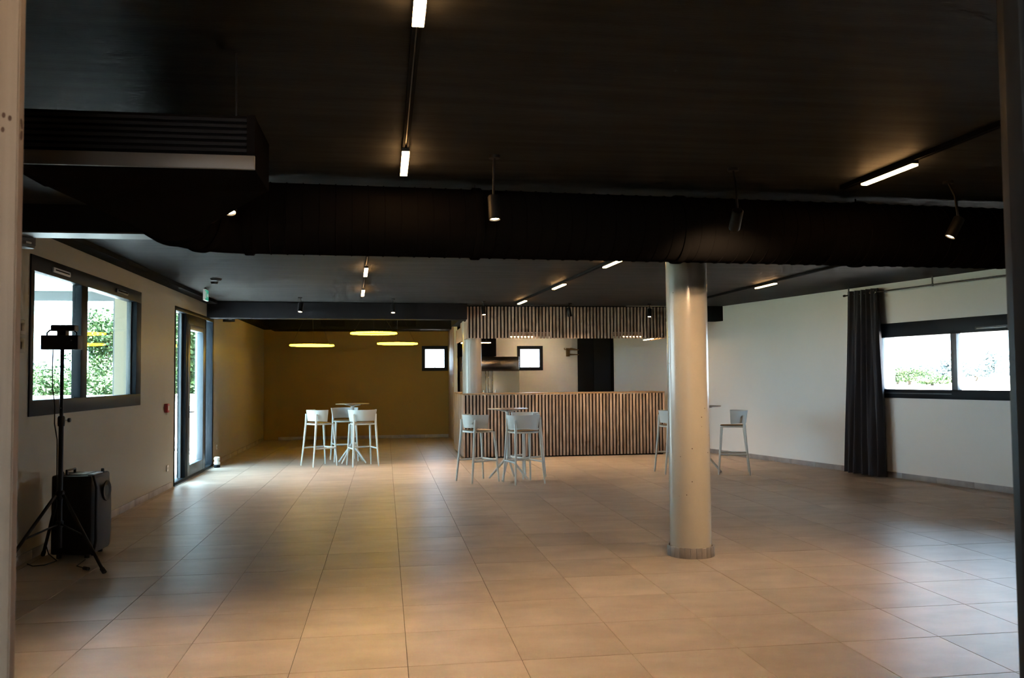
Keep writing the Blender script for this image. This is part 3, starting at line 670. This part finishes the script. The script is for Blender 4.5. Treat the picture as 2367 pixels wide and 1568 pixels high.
# ------------------------------------------------------------------ small wall and ceiling items
def wallspeaker(x, y, z, rz, label):
    t = thing('wall_speaker', label, 'wall speaker', (x, y, z), rz, 'small black speakers under the ceiling')
    MB().prism([(-.10, -.08), (.10, -.08), (.065, .07), (-.065, .07)], -.13, .12).build('body', 'black_plastic', t, bevel=.012)
    MB().box(-.085, .085, -.092, -.08, -.11, .10).build('grille', 'speaker_grille', t, bevel=.004)
    MB().box(-.02, .02, .06, .13, -.02, .02).build('bracket', 'black_plastic', t)
    MB().box(-.03, .03, -.095, -.09, -.10, -.085).build('badge', 'silver_plastic', t)
wallspeaker(-2.80, 16.05, 2.68, R(35), 'small black speaker at the wall top beyond the glazed door'); wallspeaker(-2.83, 7.15, 2.675, R(75), 'small black speaker above the wide window, half behind the jamb')
es = thing('exit_sign', 'small green and white exit sign above the glazed door', 'exit sign', (-2.575, 12.97, 2.74))
MB().box(-.015, .015, -.12, .12, -.085, .075).build('plate', 'exit_white', es, bevel=.004)
MB().box(.015, .017, -.112, .112, -.078, .068).build('face', 'exit_green', es)
MB().prism([(-.02, .02), (.03, .02), (.03, .045), (.075, 0), (.03, -.045), (.03, -.02), (-.02, -.02)], 0, .001, Matrix.Translation((.0172, .03, -.005)) @ Matrix.Rotation(R(90), 4, 'Y') @ Matrix.Rotation(R(90), 4, 'Z')).build('arrow', 'exit_white', es)
MB().box(.017, .0182, -.10, -.05, -.055, .045).build('pictogram', 'exit_white', es)
MB().box(-.01, .01, -.05, .05, .075, ZC-2.74).build('mount', 'black_plastic', es)
for x, y, r, lb_ in ((-2.205, 11.75, .075, 'flat black ceiling detector near the exit sign'), (-2.30, 12.15, .05, 'smaller dark ceiling disc behind the black detector')):
    MB().lathe([(r, 0), (r, .012), (r*.8, .03), (r*.3, .034)], 24).build('x', 'black_plastic')
    o = bpy.context.scene.objects['x']; o.name = 'ceiling_detector'; o.rotation_euler = (math.pi, 0, 0); o.location = (x, y, ZC); tag(o, lb_, 'detector')
cp = thing('call_point', 'red fire call point on the taupe wall by the glazed door', 'fire alarm', (XL, 12.34, 1.124))
MB().box(0, .045, -.06, .06, -.06, .06).build('case', 'red_plastic', cp, bevel=.008); MB().box(.045, .048, -.03, .03, -.03, .03).build('press_plate', 'white_plastic', cp)
for y, z, lb_ in ((12.467, .294, 'white wall socket low beside the glazed door, nearer the loudspeaker'), (15.966, .311, 'white wall socket low beyond the glazed door')):
    t = thing('wall_socket', lb_, 'socket', (XL, y, z))
    MB().box(0, .012, -.042, .042, -.042, .042).build('plate', 'white_plastic', t, bevel=.004); MB().lathe([(.02, .012), (.018, .006)], 16).build('recess', 'beige_plastic', t).matrix_local = Matrix.Translation((.001, 0, 0)) @ Matrix.Rotation(R(90), 4, 'Y')
for z, lb_ in ((1.95, 'upper beige wall switch next to the pine jamb'), (1.80, 'lower beige wall switch next to the pine jamb')):
    t = thing('wall_switch', lb_, 'switch', (XL, 7.60, z)); MB().box(0, .012, -.06, .06, -.06, .06).build('plate', 'beige_plastic', t, bevel=.003); MB().box(.012, .017, -.03, .03, -.03, .03).build('rocker', 'beige_plastic', t, bevel=.002)
ds = thing('door_stop', 'small white stacked door stop at the foot of the glazed door', 'door stop', (-2.86, 15.45, 0))
MB().lathe([(.05, 0), (.055, .02), (.05, .045), (.035, .05)], 16).build('base', 'aluminium', ds); MB().lathe([(.045, .05), (.055, .07), (.05, .10), (.035, .11), (.05, .13), (.05, .17), (.03, .185)], 16).build('top', 'white_plastic', ds)
ws = MB().box(0, .012, -.04, .04, -.06, .06).build('thermostat', 'white_plastic', None, (1.585, 21.2, 1.15), bevel=.003); ws.location = (1.596, 20.55, 1.35); tag(ws, 'tiny white thermostat on the timber partition edge', 'thermostat')

# ------------------------------------------------------------------ outside
struct('ground', MB().box(-500, 500, -60, 900, -.9, -.5), 'field', 'pale dry field around the building')
struct('terrace_floor', MB().box(-8.2, -3.27, 2, 24.2, -.48, -.02), 'terrace', 'bright paved terrace outside the glazed door')
struct('ground_lawn', MB().box(-60, -8.2, -20, 60, -.6, -.40).box(-8.2, -3.27, 24.4, 60, -.6, -.40), 'lawn', 'green lawn beyond the terrace')
struct('terrace_soffit', MB().box(-9.0, -3.27, 2, 11.9, 2.66, 2.85), 'render_white', 'white soffit over the terrace')
tb = thing('terrace_beam', 'grey beam and post at the end of the terrace roof', 'beam', (-3.47, 11.80, 0))
MB().box(-5.5, .02, -.05, .05, 2.535, 2.66).build('beam', 'aluminium_grey', tb); MB().box(-.01, .05, -.05, .05, -.02, 2.535).build('post', 'aluminium_grey', tb)
struct('wall_pier', MB().box(-3.415, -3.272, 11.77, 12.05, -.1, 2.66), 'render_white', 'white pier outside the wide window')
struct('wall_fin', MB().box(-3.44, -3.27, 16.9, 17.2, -.1, 3.1), 'render_white', 'white fin wall outside the glazed door')
struct('wall_parapet', MB().box(-30, -3.0, 24.2, 24.4, -.5, 1.10).box(-30, -3, 24.17, 24.43, 1.10, 1.13), 'render_white', 'low white parapet at the terrace edge')
hl = MB(); N_ = 60
hv = [(-420+k*7, 300, -5) for k in range(N_+1)]+[(-420+k*7, 300+40, 8+5*math.sin(k*.35)+3*math.sin(k*.9+1)) for k in range(N_+1)]+[(-420+k*7, 420, -5) for k in range(N_+1)]
hl.add(hv, [(r_*(N_+1)+k, r_*(N_+1)+k+1, (r_+1)*(N_+1)+k+1, (r_+1)*(N_+1)+k) for r_ in range(2) for k in range(N_)])
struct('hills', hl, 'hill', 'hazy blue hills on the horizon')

def leaf_mesh(name, blobs, n, size, m, seed):
    rnd = random.Random(seed); b = MB()
    for k in range(n):
        bx, by, bz, rx, rz = blobs[rnd.randrange(len(blobs))]
        while True:
            v = Vector((rnd.gauss(0, 1), rnd.gauss(0, 1), rnd.gauss(0, 1)))
            if v.length > .1: break
        v = v.normalized()*(rnd.random()**.35)
        c = Vector((bx+v.x*rx, by+v.y*rx, bz+v.z*rz))
        t = Vector((rnd.gauss(0, 1), rnd.gauss(0, 1), rnd.gauss(0, .6))).normalized(); w = t.orthogonal().normalized()
        w = (Matrix.Rotation(rnd.uniform(0, 6.28), 3, t) @ w)
        s = size*rnd.uniform(.6, 1.3)
        b.add([c-t*s, c+w*s*.5, c+t*s, c-w*s*.5], [(0, 1, 2, 3)])
    return b.mesh(name, m, smooth=False)
def tree(x, y, h, r, label, seed, m='leaf', n=6000, z0=-.5, size=.075, name='tree', group='trees beyond the terrace'):
    rnd = random.Random(seed); t = thing(name, label, 'tree' if name != 'shrub' else 'shrub', (x, y, z0), 0, group)
    blobs = [(rnd.uniform(-.55, .55)*r, rnd.uniform(-.5, .5)*r, h*rnd.uniform(.30, .84), r*rnd.uniform(.32, .55), h*rnd.uniform(.13, .22)) for _ in range(14)]
    link('crown', leaf_mesh('crown', blobs, n, size, m, seed), t)
    tk = MB().tube([(0, 0, 0), (.05*r, 0, h*.3), (-.03*r, .02*r, h*.6)], [r*.07, r*.055, r*.02], 8)
    for q in range(4): tk.tube([(.04*r, 0, h*(.25+.08*q)), (blobs[q][0]*.8, blobs[q][1]*.8, blobs[q][2])], [r*.035, r*.012], 6)
    tk.build('trunk', 'bark', t)
tree(-10.3, 34, 5.0, 1.25, 'tall leafy tree seen through the wide window', 1, n=7500)
tree(-7.6, 33, 6.0, 1.4, 'tall dense tree seen through the glazed door', 2, n=10000)
tree(-6.4, 31, 5.3, 1.1, 'narrow tree seen beside the tall one in the glazed door', 12, n=7000)
for k, (x, y, h, r) in enumerate(((-14.6, 35, 3.0, 1.4), (-12.7, 33, 2.8, 1.3), (-12.2, 37, 3.2, 1.4), (-11.0, 31, 2.7, 1.2), (-8.9, 29, 2.5, 1.2), (-9.3, 38, 3.2, 1.3), (-16.6, 38, 3.2, 1.5))):
    tree(x, y, h, r, ('low rounded bush above the parapet at the far edge of the wide window', 'low bush above the parapet behind the stage light cable', 'bush above the parapet behind the stand pole', 'bush above the parapet beside the window mullion', 'broad bush above the parapet right of the mullion', 'bush above the parapet under the tall tree', 'bush farthest out beyond the parapet')[k], 20+k, name='shrub', n=5500, size=.065, group='bushes beyond the parapet')
# field side
for k, (d, az, h, r, lb_) in enumerate(((150, .653, 3.6, 4.6, 'larger green shrub in the field outside the sliding window'), (164, .637, 2.8, 4.0, 'green shrub at the pane edge in the field'), (140, .684, 2.2, 4.2, 'low spreading green shrub in the field near the mullion'))):
    tree(az*d, d, h, r, lb_, 40+k, name='shrub', n=2500, size=.28, z0=-.55, group='shrubs in the field')
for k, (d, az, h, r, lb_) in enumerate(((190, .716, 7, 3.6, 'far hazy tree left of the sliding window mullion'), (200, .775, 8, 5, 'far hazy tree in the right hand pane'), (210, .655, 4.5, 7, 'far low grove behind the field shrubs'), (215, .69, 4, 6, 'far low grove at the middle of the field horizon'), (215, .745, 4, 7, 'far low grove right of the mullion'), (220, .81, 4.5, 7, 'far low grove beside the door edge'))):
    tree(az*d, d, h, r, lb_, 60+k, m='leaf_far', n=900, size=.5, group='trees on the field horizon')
# patio furniture glimpsed through the glazed door
pt_ = thing('patio_table', 'pale patio table on the terrace', 'table', (-4.35, 19.6, -.02))
MB().box(-.45, .45, -.4, .4, .70, .73).build('table_top', 'patio', pt_, bevel=.004)
for x in (-.4, .4):
    for y in (-.35, .35): MB().tube([(x, y, 0), (x, y, .70)], .02, 8).build('leg', 'patio', pt_)
def chair(x, y, rz, label):
    t = thing('patio_chair', label, 'chair', (x, y, -.02), rz, 'patio chairs')
    MB().box(-.22, .22, -.22, .22, .42, .45).build('seat', 'patio', t, bevel=.005); MB().box(-.22, .22, -.24, -.21, .55, .85).build('backrest', 'patio', t, bevel=.005)
    for a in (-.2, .2):
        MB().tube([(a, .2, 0), (a, .2, .43)], .014, 8).build('leg', 'patio', t); MB().tube([(a, -.22, 0), (a, -.225, .85)], .014, 8).build('leg', 'patio', t)
chair(-4.0, 18.6, R(10), 'pale patio chair nearest the glazed door'); chair(-5.3, 19.5, R(-90), 'pale patio chair beyond the patio table')
